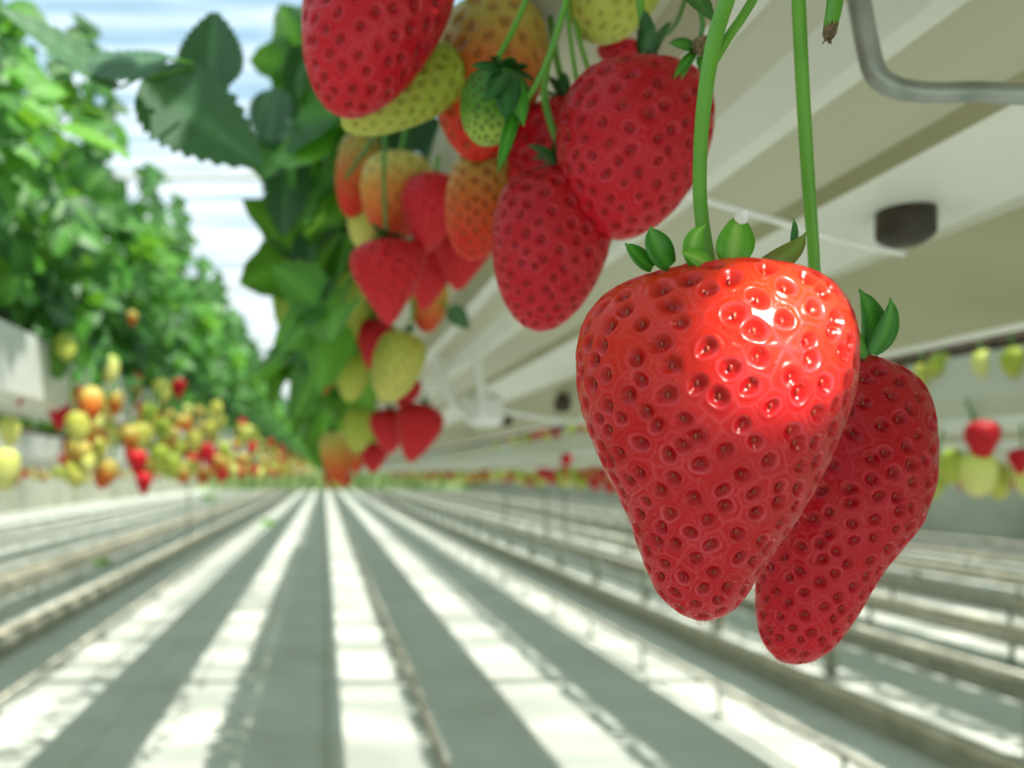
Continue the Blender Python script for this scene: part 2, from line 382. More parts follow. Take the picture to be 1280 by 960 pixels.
root=empty('strawberry',A,'largest glossy ripe red strawberry hanging in front, highlight on its shoulder','strawberry')
obj('flesh',me,root); h=obj('fine_hairs',hair,root); h['kind']='stuff'
inv=Matrix.Translation(A).inverted()
V3=Vector
def px(x,y,Y=Yh): return P(x,y,Y)
front=(0,-1,.15)
sepal('sepal',M['sepal'],root,inv,px(815,336,.128),px(781,304,.126),22*k,(-.0004,0,.0002),front,rnd=.35)
sepal('sepal',M['sepal'],root,inv,px(838,333,.127),px(813,283,.125),34*k,(-.0014,0,.0004),front,rnd=.25)
sepal('sepal',M['sepalbright'],root,inv,px(868,332,.126),px(882,281,.125),24*k,(-.0022,0,.0010),front,rnd=.1)
sepal('sepal',M['sepalbright'],root,inv,px(888,333,.124),px(852,316,.122),22*k,(0,0,.0006),front,rnd=.2)
sepal('sepal',M['sepalbright'],root,inv,px(912,330,.126),px(922,266,.125),44*k,(.0004,0,0),front,rnd=.0)  # brighter green colour stands in for sunlight on this sepal
tp=MB(); v_,f_,_=sepal_geo(px(922,278,.1245),px(934,263,.124),17*k,(0,0,0),front,n=6); tp.add([inv@x for x in v_],f_); o=tp.build('sepal_dry_tip',M['whitetip'],root); o['label']='white dried tip'
sepal('sepal',M['sepalolive'],root,inv,px(945,336,.127),px(1008,290,.127),27*k,(.0016,0,-.0016),front,rnd=.5)
sepal('sepal',M['sepaldark'],root,inv,px(990,306,.128),px(992,273,.128),9*k,(.0005,0,0),front,rnd=.9)
mb=MB(); mb.tube([inv@px(888,345),inv@px(884,315),inv@px(876,262),inv@px(875,200,.134),inv@px(881,120,.132),inv@px(893,50,.131),inv@px(912,-10,.13),inv@px(935,-70,.13)],[.0012,.00105,.0011,.0011,.0012,.0013,.0013,.0013],14)
s=mb.build('stem',M['stem'],root)
mb=MB(); mb.tube([inv@px(889,84,.1315),inv@px(908,50,.132),inv@px(930,18,.134),inv@px(958,-30,.136)],[.0007,.0008,.0008,.0008],10); mb.build('side_stem',M['stem'],s)

# second strawberry
Y2=.166; k2=Y2/F
A=P(1092,446,Y2); B=P(980,828,Y2)
z=(A-B).normalized(); x=Vector((1,0,0)); x=(x-z*x.dot(z)).normalized(); y=z.cross(x); R3=Matrix((x,y,z)).transposed()
L=(A-B).length
w2=[(0,0,0),(.03,48,40),(.08,66,62),(.16,80,78),(.26,86,90),(.36,88,97),(.46,84,96),(.56,76,84),(.66,68,70),(.76,58,62),(.86,47,52),(.94,34,38),(.98,20,24),(1,0,0)]
prof=[(t,a_*k2*1.0,b_*k2*1.06) for t,a_,b_ in w2]
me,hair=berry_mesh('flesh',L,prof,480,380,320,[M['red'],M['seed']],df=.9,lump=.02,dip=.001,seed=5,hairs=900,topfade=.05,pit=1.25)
root2=empty('strawberry',A,'tilted ripe red strawberry tucked behind the right side of the largest one','strawberry',rot=R3)
obj('flesh',me,root2); h=obj('fine_hairs',hair,root2); h['kind']='stuff'
inv=(Matrix.Translation(A)@R3.to_4x4()).inverted()
sepal('sepal',M['sepal'],root2,inv,px(1090,442,.162),px(1074,361,.160),34*k2,(.0026,0,.0002),front,rnd=.1)
sepal('sepal',M['sepal'],root2,inv,px(1090,441,.160),px(1113,372,.158),26*k2,(.0024,0,-.0004),front,rnd=.2)
sepal('sepal',M['sepaldark'],root2,inv,px(1094,441,.163),px(1112,405,.163),14*k2,(.0016,0,0),front,rnd=.6)
sepal('sepal',M['sepal'],root2,inv,px(1083,450,.160),px(1066,400,.160),14*k2,(-.001,0,0),front,rnd=.6)
mb=MB(); mb.tube([inv@px(1086,446,.168),inv@px(1050,415,.172),inv@px(1022,360,.170),inv@px(1016,300,.166),inv@px(1010,220,.162),inv@px(1004,120,.158),inv@px(1000,40,.155),inv@px(996,-60,.152)],[.0010,.0010,.0011,.0011,.0012,.0012,.0012,.0012],12)
mb.build('stem',M['stem'],root2)

# ------------------------------------------------------------------ the bunches in the middle distance
N_=(150,110)
big=dict(res=(260,190),seeds=190)
berry('large red strawberry whose top leaves the frame at upper left of the bunch',(508,-110),(424,143),186,.24,'red',BLUNT,stem=[(520,-160,.24)],lump=.02,asym=.0,**big)
berry('elongated pale yellow-green strawberry lying behind the topmost red one',(578,78),(428,158),84,.265,'yellowgreen',BLUNT,seeds=110,stem=[(600,60,.27),(640,-20,.27)])
berry('big strawberry yellow at the top and orange-red at the tip, behind the small green one',(624,2),(594,200),140,.275,'orange',BLUNT,res=(200,150),seeds=120,stem=[(640,-60,.27)],calyx=None)
berry('small unripe green strawberry with dark sepals, in front of the big orange one',(628,92),(603,181),86,.225,'green',BLUNT,seeds=160,stem=[(622,75,.225),(640,40,.225),(662,-10,.225)],calyx='sepaldark',cup=-.1,csize=.95,cn=8,stemr=.0009)
gr=[o for o in C.objects if o.get('label','').startswith('small unripe green')][0]
bpy.context.view_layer.update(); ginv=gr.matrix_world.inverted()
for a_,b_,w_,m_ in (((628,88),(588,82),16,'sepaldark'),((632,90),(606,128),26,'sepaldark'),((634,92),(632,150),34,'sepaldark'),((640,96),(655,158),24,'sepal'),((643,140),(622,216),18,'sepal'),((628,84),(618,70),12,'sepaldark')):
    v_,f_,at_=sepal_geo(P(*a_,.208),P(*b_,.203),w_*.205/F,(0,-.001,0),front,rnd=.35); obj('sepal',mesh('sepal',[ginv@x for x in v_],f_,M[m_],None,at_),gr)
berry('orange-red strawberry with yellow shoulders directly below the big orange one',(625,180),(585,324),100,.29,'orange',BLUNT,res=(180,130),seeds=150,calyx=None,stem=[(640,150,.29),(690,60,.29),(700,-20,.29)],asym=0)
berry('dark red conical strawberry left of and below the big red pair',(700,212),(672,414),146,.235,'red',BLUNT,stem=[(700,190,.237),(680,110,.24),(705,10,.24)],calyx='sepaldark',csize=.7,**big)
berry('large dark red strawberry upper right of the bunch with a stem crossing it',(806,84),(768,298),186,.222,'red',BLUNT,stem=[(808,70,.222),(802,20,.222),(796,-30,.222)],calyx='sepaldark',csize=.62,cup=1.0,**big)
berry('red strawberry mostly hidden between the two dark red ones',(705,128),(680,300),118,.275,'red',BLUNT,res=(180,130),seeds=150,calyx='sepaldark',csize=.6,stem=[(703,110,.275),(690,40,.275),(684,-20,.275)])
berry('pale yellow-green strawberry cut by the top edge of the frame',(790,-75),(742,50),120,.26,'yellowgreen',BLUNT,seeds=110,stem=[(800,-110,.26)])
berry('red strawberry half hidden below the pale one at the top edge',(790,-10),(772,82),86,.29,'red',BLUNT,seeds=90,calyx=None,stem=[(800,-60,.29)])
soft=dict(res=(110,80),seeds=110)
berry('orange strawberry with pale yellow shoulder above the soft red one',(500,192),(490,300),92,.42,'orangeyellow',BLUNT,calyx=None,stem=[(505,170,.42),(520,100,.42)],**soft)
berry('narrow orange-red strawberry at the left edge of the bunch',(455,165),(437,272),56,.46,'orange',BLUNT,calyx='sepaldark',csize=.5,stem=[(460,150,.46),(480,90,.46)],**soft)
berry('pale cream strawberry peeping out left of the soft red one',(458,235),(450,310),42,.47,'yellow',BLUNT,calyx=None,stem=[(462,215,.47)],**soft)
berry('soft red strawberry between the two orange ones',(545,218),(530,318),78,.40,'redsoft',CONE,calyx=None,stem=[(548,195,.40)],**soft)
berry('slightly blurred red heart-shaped strawberry hanging alone under a long thin stalk',(484,302),(486,406),96,.40,'redsoft',HEART,calyx='sepaldark',csize=.62,cup=.25,stem=[(482,280,.40),(480,220,.39),(482,150,.39)],smat='stemdark',**soft)
berry('red strawberry behind the heart-shaped one, on its right',(548,290),(528,388),66,.46,'redsoft',CONE,calyx=None,stem=[(550,270,.46)],**soft)
berry('red strawberry with pointed tip below the orange-red one',(580,285),(572,363),78,.44,'redsoft',HEART,calyx=None,stem=[(582,262,.44)],**soft)
berry('yellow strawberry turning orange at the tip, with dark sepals',(540,345),(532,416),48,.56,'orangeyellow',BLUNT,calyx='sepaldark',csize=.5,stem=[(542,330,.56),(548,300,.57)],**soft)
berry('small yellow-green strawberry left of the heart-shaped one',(446,335),(432,402),38,.60,'yellowgreen',LONG,calyx=None,stem=[(450,310,.6)],**soft)
berry('tiny yellow-green strawberry under the small one at the left edge',(450,372),(438,432),34,.62,'yellowgreen',CONE,calyx=None,stem=[(452,350,.62)],**soft)
berry('orange-red strawberry half behind the plump yellow one',(472,398),(462,462),46,.62,'redsoft',CONE,calyx=None,stem=[(474,376,.62)],**soft)
berry('plump unripe yellow strawberry in the lower bunch',(510,415),(480,503),64,.55,'yellow',BLUNT,calyx='sepaldark',csize=.45,cup=.2,stem=[(514,400,.55),(520,370,.55)],**soft)
berry('yellow-green strawberry left of the plump yellow one',(445,438),(436,502),44,.66,'yellowgreen',BLUNT,calyx=None,stem=[(448,420,.66)],**soft)
berry('small orange-red strawberry at the left of the lower bunch',(410,438),(406,492),34,.80,'redsoft',CONE,calyx=None,stem=[(412,420,.8)],**soft)
berry('tiny red strawberry hanging just above the red pair',(512,470),(502,515),36,.72,'redsoft',CONE,calyx=None,stem=[(514,450,.72)],**soft)
berry('left of the two red strawberries side by side in the lower bunch',(488,510),(486,568),52,.68,'redsoft',CONE,calyx='sepaldark',csize=.6,cup=.1,stem=[(490,495,.68)],**soft)
berry('right of the two red strawberries side by side in the lower bunch',(530,504),(512,578),60,.64,'redsoft',CONE,calyx='sepaldark',csize=.55,cup=.1,stem=[(533,490,.64)],**soft)
berry('yellow-green strawberry left of the red pair in the lower bunch',(446,508),(448,566),36,.80,'yellowgreen',BLUNT,calyx=None,stem=[(446,490,.8)],**soft)
berry('yellow strawberry flushed orange hanging lowest, just above the floor line',(416,538),(426,604),40,.92,'orangeyellow',BLUNT,calyx='sepaldark',csize=.5,stem=[(414,520,.92)],**soft)
berry('small red strawberry low in the bunch below the red pair',(468,553),(466,592),36,1.0,'redsoft',CONE,calyx=None,stem=[(470,540,1.0)],**soft)
berry('tiny orange strawberry below the yellow-green one',(448,555),(444,590),30,1.1,'orange',CONE,calyx=None,stem=[(448,540,1.1)],**soft)
berry('tiny red strawberry showing at the far left edge of the lower bunch',(378,484),(378,512),18,1.25,'redsoft',CONE,calyx=None,stem=[(380,470,1.25)],**soft)

# withered flower and small things near the top
fl=empty('withered_flower',P(872,60,.19),'withered green flower head hanging beside the thick stem','flower')
inv=Matrix.Translation(P(872,60,.19)).inverted()
for a_,b_,w_ in (((868,60),(836,54),18),((868,66),(842,98),14),((875,70),(885,105),16),((876,58),(900,62),16),((862,70),(852,100),10)):
    sepal('sepal',M['sepal'],fl,inv,px(*a_,.19),px(*b_,.188),w_*.19/F,(0,0,.0005),front,rnd=.1)
me,_=berry_mesh('core',.0042,[(t,w*.0022,w*.0022) for t,w in BLUNT],32,24,40,[M['stemend'],M['seed']],achene=False); o=obj('core',me,fl); o.location=(0,-.002,.0015)
mb=MB(); mb.tube([inv@px(872,56,.19),inv@px(878,30,.19),inv@px(870,-10,.19),inv@px(860,-50,.19)],.0006,8); mb.build('stalk',M['stemdark'],fl)
st=empty('cut_stem',P(1045,-40,.15),'cut green fruit stem with a brown withered end hanging from above','stem')
inv=Matrix.Translation(P(1045,-40,.15)).inverted()
mb=MB(); mb.tube([inv@px(1049,-60,.15),inv@px(1044,0,.15),inv@px(1038,34,.15)],[.0015,.0014,.0012],12); mb.build('stalk',M['stem'],st)
mb=MB(); mb.tube([inv@px(1039,30,.15),inv@px(1037,42,.15),inv@px(1035,50,.15)],[.00125,.0012,.0005],10)
for dx in (-6,2,5): mb.tube([inv@px(1036,44,.15),inv@px(1034+dx,55,.15)],[.0003,.0001],5)
o=mb.build('withered_end',M['stemend'],st)

# loose pedicels of the trusses
def stalk(label, pts, r, mat='stem', group=None):
    mb=MB(); p0=P(*pts[0]); mb.tube([P(*p)-p0 for p in pts],r,8)
    o=mb.build('fruit_stalk',M[mat]); o.location=p0; tag(o,label,'stem',group)
stalk('green fruit stalk curving down across the big orange strawberry',[(712,-20,.215),(694,50,.215),(668,110,.218),(648,136,.222)],.0008)
stalk('thin pale stalk hanging left of the pair of dark red strawberries',[(708,-20,.25),(712,40,.25),(722,108,.25)],.0007)
stalk('thin stalk just right of the thin pale one, behind the dark red strawberry',[(712,-20,.26),(722,40,.26),(738,95,.262)],.0008)
stalk('thin stalk leaving the top edge between the pale strawberry and the thick stem',[(862,-20,.25),(845,30,.25),(822,50,.255)],.0007,'stemdark')
stalk('long pale stalk slanting across the small orange strawberry',[(475,160,.40),(455,190,.40),(432,222,.41)],.001,'stemdark')

# ------------------------------------------------------------------ leaves
def leaflet(n, base, tip, width, normal, fold=.25, serr=.10, droop=.1, rnd=.5, cols=7, blunt=.75):
    """n rows; returns verts, faces, attrs"""
    base=Vector(base);tip=Vector(tip);ax=tip-base;Lh=ax.length;d=ax.normalized();nm=Vector(normal);sd=d.cross(nm).normalized();nm=sd.cross(d).normalized()
    v=[];f=[];at=[]
    for i in range(n+1):
        t=i/n
        w=width/2*(math.sin(math.pi*t**blunt)**.72 if 0<t<1 else .02)
        sr=1+(serr if i%2 else -serr)*(1 if 0<i<n else 0)
        for j in range(cols):
            u=-1+2*j/(cols-1); e=abs(u)
            ww=w*u*(sr if e>.9 else 1)
            vein=.5+.5*math.cos(t*math.pi*14-e*5)
            p=base+d*(Lh*(t-.06*e*math.sin(math.pi*t)+(.02 if (e>.9 and i%2) else 0)))+sd*ww+nm*(fold*w*e+ -droop*Lh*t*t+ (vein-.5)*width*.02*(1-e))
            v.append(p); at.append((rnd+(vein-.5)*.12,1.0 if e<.01 else 0,t,1))
    for i in range(n):
        for j in range(cols-1):
            a=i*cols+j; f.append((a,a+1,a+cols+1,a+cols))
    return v,f,at
def big_leaf(label, base, tip, w, mat, normal=(0,-1,.2), name='strawberry_leaf', stalk_to=None, **k):
    p0=P(*base); v,f,at=leaflet(24,p0-p0,P(*tip)-p0,w/F*base[2],normal,cols=9,**k)
    r=empty(name,p0,label,'leaf'); obj('leaf_blade',mesh('leaf_blade',v,f,M[mat],None,at),r)
    mb=MB(); mb.tube([Vector((0,0,0)),(P(*stalk_to)-p0) if stalk_to else (p0-P(*tip))*.4+Vector((0,.01,.01))],.0009,8); mb.build('leaf_stalk',M['stem'],r)
    return r
big_leaf('big dark serrated leaf against the sky with its toothed edge pointing down',(178,98,.42),(326,205,.42),118,'leafdark',stalk_to=(240,85,.42),rnd=.35,fold=.12,droop=.02,serr=.07)
big_leaf('dark grey-green leaf with jagged tips hanging left of the big serrated one',(212,72,.40),(70,78,.40),78,'leafdark',normal=(0,-.8,.6),rnd=.3,fold=-.2,droop=-.03,serr=.08,stalk_to=(240,80,.41))
big_leaf('leaf with a pale upper rim curving in from the top left corner',(150,110,.41),(5,0,.37),62,'leafdark',normal=(.2,-.8,.5),rnd=.8,fold=.1,droop=.08,serr=.05,stalk_to=(205,80,.41))
big_leaf('round dark leaf above the big serrated leaf',(262,116,.44),(268,14,.44),84,'leafdark',rnd=.1,fold=.2,droop=.02,serr=.05,stalk_to=(262,135,.44))
big_leaf('bright green pointed leaf lit by the sun sticking out over the sky gap',(70,158,.75),(166,188,.75),44,'leafbright',rnd=.5,serr=.03,normal=(0,-.6,.8))
big_leaf('olive yellow leaf hanging at the left edge of the bunch, backlit by the sky',(372,322,.62),(348,406,.62),50,'leafyellow',rnd=.3,fold=.15,serr=.04,stalk_to=(392,300,.63),blunt=.65)
big_leaf('dark leaf hanging below the round one beside the fruit',(362,190,.6),(352,292,.6),62,'leafdark',rnd=.05,fold=.2,stalk_to=(385,150,.6))
big_leaf('dark leaf hanging beside the olive yellow one',(394,285,.62),(380,372,.62),52,'leafdark',rnd=.0,fold=.2,stalk_to=(410,250,.63))
big_leaf('small dark leaf tip at the top edge beside the thick stem',(848,-25,.16),(896,22,.16),34,'sepaldark',rnd=.4,serr=.05,stalk_to=(840,-60,.16))
big_leaf('small dark leaf over the white hanger strap under the red strawberries',(560,385,.55),(588,410,.55),26,'leafdark',rnd=.1,stalk_to=(550,375,.55))

for q,(a_,b_,w_,m_) in enumerate((((520,120,.5),(500,200,.5),70,'leafdark'),((560,150,.5),(548,235,.5),64,'leafdark'),((470,130,.55),(440,215,.55),70,'leafdark'),((640,60,.45),(655,130,.45),54,'leafdark'),((400,60,.65),(372,150,.65),80,'leafdark'),((345,110,.6),(330,190,.6),60,'leafdark'),((420,180,.75),(395,260,.75),62,'leafdark'),((412,300,.8),(402,370,.8),52,'leafdark'))):
    big_leaf(('dark leaf filling the gap behind the small orange strawberry','dark leaf right of the small orange strawberry, behind the big one','dark leaf behind the pale elongated strawberry','dark leaf seen between the stalks right of the big orange strawberry','large dark leaf left of the topmost red strawberry','dark leaf against the sky right of the big serrated leaf','dark leaf left of the narrow orange-red strawberry','dark leaf left of the heart-shaped red strawberry')[q],a_,b_,w_,m_,rnd=.05+.05*(q%3),fold=.2,normal=(.3*(-1)**q,-1,.3),stalk_to=(a_[0]+15,a_[1]-50,a_[2]))
def plant_mesh(boxes, nleaf, seed, lsize=(.045,.07), rows_=6, out=Vector((0,-.4,.8)), shell=None, bright=0.0):
    rng=random.Random(seed); V=[];Fc=[];A=[]; ST=MB()
    for i in range(nleaf):
        b=rng.choices(boxes,[q[6] for q in boxes])[0]
        c=Vector((rng.uniform(b[0],b[1]),rng.uniform(b[2],b[3]),rng.uniform(b[4],b[5])))
        nrm=(out+Vector((rng.gauss(0,.45),rng.gauss(0,.45),rng.gauss(0,.3)))).normalized()
        h=rng.uniform(0,2*math.pi); d=Vector((math.cos(h),math.sin(h),rng.uniform(-.5,.2))); d=(d-nrm*d.dot(nrm)).normalized()
        r=min(1,max(0,rng.gauss(.4,.28)+bright))
        for da in (-1.15,0,1.15):
            dd=Matrix.Rotation(da,3,nrm)@d; l=rng.uniform(*lsize)
            v,f,at=leaflet(rows_,c+dd*.006,c+dd*l,l*.78,nrm,fold=rng.uniform(.1,.35),serr=.06,droop=rng.uniform(.05,.25),rnd=r,cols=5)
            k_=len(V); V+=v; Fc+=[tuple(q+k_ for q in g) for g in f]; A+=at
        base=Vector((b[7],c.y*.3,b[8]))
        ST.tube([base,base.lerp(c,.55)+Vector((0,0,.05)),c],.0012,4,res=2)
    return mesh('foliage',V,Fc,M['leaf'],None,A), mesh('leaf_stalks',ST.v,ST.f,M['stemdark'])
# boxes in row coordinates: x from the row axis, z above the camera height; (x0,x1,y0,y1,z0,z1,weight,crown x,crown z)
S=.88; XA=.27; XB=XA-S
nearb=[(-.29,.25,-.12,.12,.26,.48,6,0,.19),(-.30,-.235,-.12,.12,.09,.32,2.6,-.18,.19)]
nearb0=[(-.30,.25,-.12,.12,.40,.52,5,0,.19)]
leftb=[(.08,.26,-.12,.12,.28,.68,7,0,.2),(-.25,.2,-.12,.12,.40,.68,2.5,0,.2),(.16,.215,-.12,.12,.18,.34,4,.1,.2)]
VN=[plant_mesh(nearb,56,i,out=Vector((-.5,-.3,.6))) for i in range(3)]
V0=[plant_mesh(nearb0,44,i+20) for i in range(1)]
VL=[plant_mesh(leftb,58,i+40,out=Vector((.6,-.45,.45)),bright=.05) for i in range(4)]
VF=plant_mesh([(-.23,.23,-.12,.12,.28,.50,1,0,.2)],26,77,lsize=(.07,.09),rows_=4)
def plant(variants, x, y, label, group, n):
    m=variants[n%len(variants)]
    o=empty('strawberry_plant',(x,y,H),label,'plant',group); o.scale=(1,1,1)
    f=obj('foliage',m[0],o); s_=obj('leaf_stalks',m[1],o); return o
n=0; y=-.5
while y<.55:
    plant(V0,XA,y,'leafy strawberry plant on top of the near gutter over the camera','strawberry plants overhead on the near gutter',0); y+=.21
y=.62
while y<13:
    plant(VN,XA,y,'green strawberry plant growing on the near right-hand gutter, leaves spilling left','strawberry plants along the near gutter',n); n+=1; y+=.2*random.uniform(.9,1.1)
y=.85; n=0
while y<16:
    plant(VL,XB,y,'dense green strawberry plant in the left-hand row','strawberry plants along the left row',n); n+=1; y+=.19*random.uniform(.9,1.1)
def foliage_strip(mesh_, x, ys, name, label, dz=0):
    """joined copies of one low plant for the far reach of a row"""
    src=np.empty(len(mesh_.vertices)*3,dtype=np.float32); mesh_.vertices.foreach_get('co',src); src=src.reshape(-1,3)
    at=np.empty(len(mesh_.vertices)*4,dtype=np.float32); mesh_.color_attributes['data'].data.foreach_get('color',at); at=at.reshape(-1,4)
    fc=[tuple(p.vertices) for p in mesh_.polygons]; nvv=len(src); VV=[];FF=[];AA=[]
    for i,yy in enumerate(ys):
        g=src.copy(); 
        if i%2: g[:,1]*=-1
        g+=np.array([0,yy,0],dtype=np.float32); VV.append(g); AA.append(at); FF+=[tuple(q+i*nvv for q in f) for f in fc]
    me=mesh(name,np.concatenate(VV).tolist(),FF,M['leaf'],None,np.concatenate(AA))
    o=obj(name,me); o.location=(x,0,H+dz); tag(o,label,'foliage',kind='stuff'); return o
farL=plant_mesh([(.05,.27,-.12,.12,.20,.64,3,0,.2),(-.25,.1,-.12,.12,.4,.6,1,0,.2)],20,78,lsize=(.08,.11),rows_=4,out=Vector((.6,-.5,.45)),bright=.25)
foliage_strip(farL[0],XB,np.arange(16,59.5,.24),'strawberry_foliage','far stretch of green foliage of the left row running to the horizon')
foliage_strip(VF[0],XA,np.arange(13,59.5,.24),'strawberry_foliage','far stretch of green foliage of the near row')
fs=foliage_strip(VF[0],XA+S,np.arange(-2,59.5,.24),'strawberry_foliage','foliage of the row just right of the near gutter')
names={-8:'eighth row on the left',-7:'seventh row on the left',-6:'sixth row on the left',-5:'fifth row on the left',-4:'fourth row on the left',7:'seventh row on the right',8:'eighth row on the right',9:'ninth row on the right',10:'tenth row on the right',-3:'third row on the left',-2:'second row on the left',2:'second row on the right',3:'third row on the right',4:'fourth row on the right',5:'fifth row on the right',6:'sixth row on the right'}
for r_ in (-8,-7,-6,-5,-4,-3,-2,2,3,4,5,6,7,8,9,10):
    o=fs.copy(); C.objects.link(o); o.location.x=XA+r_*S; o['label']='foliage of the '+names[r_]; o.scale.x=1.0 if -3<r_<4 else 1.12

# ------------------------------------------------------------------ gutters
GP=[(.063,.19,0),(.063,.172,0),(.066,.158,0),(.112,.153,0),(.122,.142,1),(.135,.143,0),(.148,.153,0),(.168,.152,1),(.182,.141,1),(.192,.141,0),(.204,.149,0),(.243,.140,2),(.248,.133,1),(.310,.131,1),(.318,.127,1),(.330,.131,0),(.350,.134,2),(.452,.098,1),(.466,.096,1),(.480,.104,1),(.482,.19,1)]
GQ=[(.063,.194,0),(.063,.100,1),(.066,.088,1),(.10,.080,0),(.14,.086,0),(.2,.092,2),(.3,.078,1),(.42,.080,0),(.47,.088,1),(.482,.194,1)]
def gutter(x, y0, y1, dz, label, group=None, drop=0, prof=None):
    pts=[(a,b,c) for a,b,c in (prof or GP)]
    mb=MB(); nn=len(pts); ys=[y0+(y1-y0)*i/20 for i in range(21)]
    for i in range(nn):
        a=pts[i]; b=pts[(i+1)%nn]
        za=a[1]-(drop if i<2 and a[1]<.18 else 0); zb=b[1]-(drop if i+1<2 else 0)
        v=[];f=[]
        for yy in ys: v+= [(a[0]-XA,yy,a[1]),(b[0]-XA,yy,b[1])]
        for q in range(20): f.append((2*q,2*q+1,2*q+3,2*q+2))
        mb.add(v,f,a[2] if i<nn-1 else 3)
    mb.add([(p[0]-XA,y0,p[1]) for p in pts],[tuple(range(nn))],1); mb.add([(p[0]-XA,y1,p[1]) for p in pts],[tuple(range(nn))[::-1]],1)
    r=empty('growing_gutter',(x,0,H+dz),label,'gutter',group)
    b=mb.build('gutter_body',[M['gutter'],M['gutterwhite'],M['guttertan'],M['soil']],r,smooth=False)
    mb=MB(); mb.box(-.17,.17,y0+.02,y1-.02,.191,.225); mb.build('substrate',M['soil'],r)
    return r
gutter(XA,-2.5,59.9,0,'cream steel growing gutter seen from below, running from the upper right to the horizon')
gutter(XB,-2.5,59.9,0,'growing gutter under the left row of plants')
gutter(XA+S,-2.5,59.9,-.02,'pale growing gutter seen from the side below the near one',prof=GQ)
for r_ in (2,3,4,5,6,7,8,9,10,-2,-3,-4,-5,-6,-7,-8): gutter(XA+r_*S,-2.5,59.9,-.02,'growing gutter of the '+names[r_],prof=GQ)

# bracket, cords, plugs
mb=MB(); p0=P(1076,0,.235)
mb.tube([P(*q)-p0 for q in ((1062,-60,.235),(1072,-10,.235),(1083,50,.235),(1092,86,.235),(1104,102,.235),(1128,112,.235),(1165,116,.235),(1220,115,.235),(1300,119,.235),(1380,121,.235))],.0029,14)
o=mb.build('gutter_bracket',M['wire']); o.location=p0; tag(o,'bent grey steel bracket rod under the gutter at the top right','bracket')
def plug(pxy,Y,rad,h,label):
    c=P(*pxy,Y); mb=MB(); mb.tube([(0,0,h*.5),(0,0,h*.4),(0,0,-h*.2),(0,0,-h*.35),(0,0,-h*.5)],[rad*.9,rad,rad,rad*.85,rad*.45],24,res=2)
    r=empty('drain_plug',c,label,'plug'); mb.build('cap',M['plug'],r)
    mb=MB(); mb.tube([(0,0,h*.5),(0,0,h*1.2)],rad*.5,16); mb.build('neck',M['plug'],r)
plug((1132,284),.40,.0128,.019,'largest dark brown drain plug under the near gutter at right')
plug((703,506),1.25,.013,.024,'dark drain plug far along the gutter just left of the largest strawberry')
plug((633,526),1.7,.013,.022,'dark drain plug next further along the gutter, in the middle of three')
plug((590,536),2.2,.014,.024,'dark drain plug furthest along the gutter near the red pair')
hg=empty('gutter_hanger',P(606,512,.93),'white strap and cords knotted together under the near gutter, right of the blurred strawberries','hanger')
def cord(name,pts,r,par=hg):
    p0=par.location; mb=MB(); mb.tube([P(*q)-p0 for q in pts],r,8); return mb.build(name,M['cord'],par)
cord('strap',[(596,325,.90),(594,360,.90),(594,430,.90),(600,480,.90),(604,520,.90)],.0048)
cord('cord',[(534,430,1.0),(548,462,1.0),(565,500,1.0),(588,520,1.0),(612,528,1.0)],.007)
cord('cord',[(600,512,.95),(640,516,.95),(700,526,1.0),(740,528,1.05)],.003)
cord('cord',[(545,480,1.05),(580,440,1.05),(620,400,1.05),(660,365,1.05)],.004)
mb=MB(); mb.tube([(0,0,.02),(0,0,.01),(0,0,-.012),(0,0,-.02)],[.012,.022,.022,.012],14); mb.build('knot',M['cord'],hg)
st_=empty('string',P(838,236,.30),'thin white string crossing under the gutter behind the thick stem','string')
cord('strand',[(838,236,.30),(900,256,.31),(970,276,.32),(1050,300,.34),(1130,318,.37)],.0013,st_)

# ------------------------------------------------------------------ fruit along the rows
unit={}
for nm,mt,shp in (('red','redsoft',CONE),('orange','orange',CONE),('peach','orangeyellow',BLUNT),('yellow','yellow',BLUNT),('greenish yellow','yellowgreen',LONG),('pale yellow','pale',BLUNT)):
    me,_=berry_mesh('strawberry',1.15,[(t,w*.42,w*.42) for t,w in shp],28,18,60,[M[mt],M['seed']],achene=False,pit=.3,lump=.04)
    unit[nm]=me
stalkmb=MB(); stalkmb.tube([(0,0,-.02),(-.05,.1,.6),(.1,.2,1.3),(.4,.3,2.0)],.045,6,res=3); stalkme=mesh('stalk',stalkmb.v,stalkmb.f,M['stemdark'])
proto={}
def fruit(nm, p, s, label, group, withstalk, flip=1):
    key=(nm,withstalk)
    if key in proto:
        o=proto[key].copy(); C.objects.link(o)
        for ch in proto[key].children: c=ch.copy(); C.objects.link(c); c.parent=o
    else:
        o=obj('strawberry',unit[nm]); proto[key]=o
        if withstalk:
            c=obj('stalk',stalkme,o)
    o.location=p; o.scale=(s*flip,s,s); o.rotation_euler=(random.gauss(0,.2),random.gauss(0,.25),random.uniform(0,6.28) if not withstalk else random.gauss(0,.4))
    tag(o,label,'strawberry',group); return o
queue=[]
def fruit_row(n, x0, x1, y0, y1, z0, z1, wts, where, size=(.038,.052), flip=1, ypow=1.0, mind=.036, stalks=40):
    pts=[]; tries=0
    while len(pts)<n and tries<n*60:
        tries+=1
        y=y0*(y1/y0)**(random.random()**ypow); p=Vector((random.uniform(x0,x1),y,H+z0+(z1-z0)*random.random()**1.3))
        if all((p-q).length>mind for q in pts): pts.append(p)
    for i,p in enumerate(pts):
        nm=random.choices(list(wts),list(wts.values()))[0]
        queue.append((random.uniform(*size)/p.y,nm,p,'small blurred %s strawberry %s'%(nm,where if where[:7]=='resting' else 'hanging '+where),'%s strawberries %s'%(nm,where),flip))
WL={'red':4.5,'orange':4,'peach':4,'yellow':3,'greenish yellow':3.5,'pale yellow':3.5}
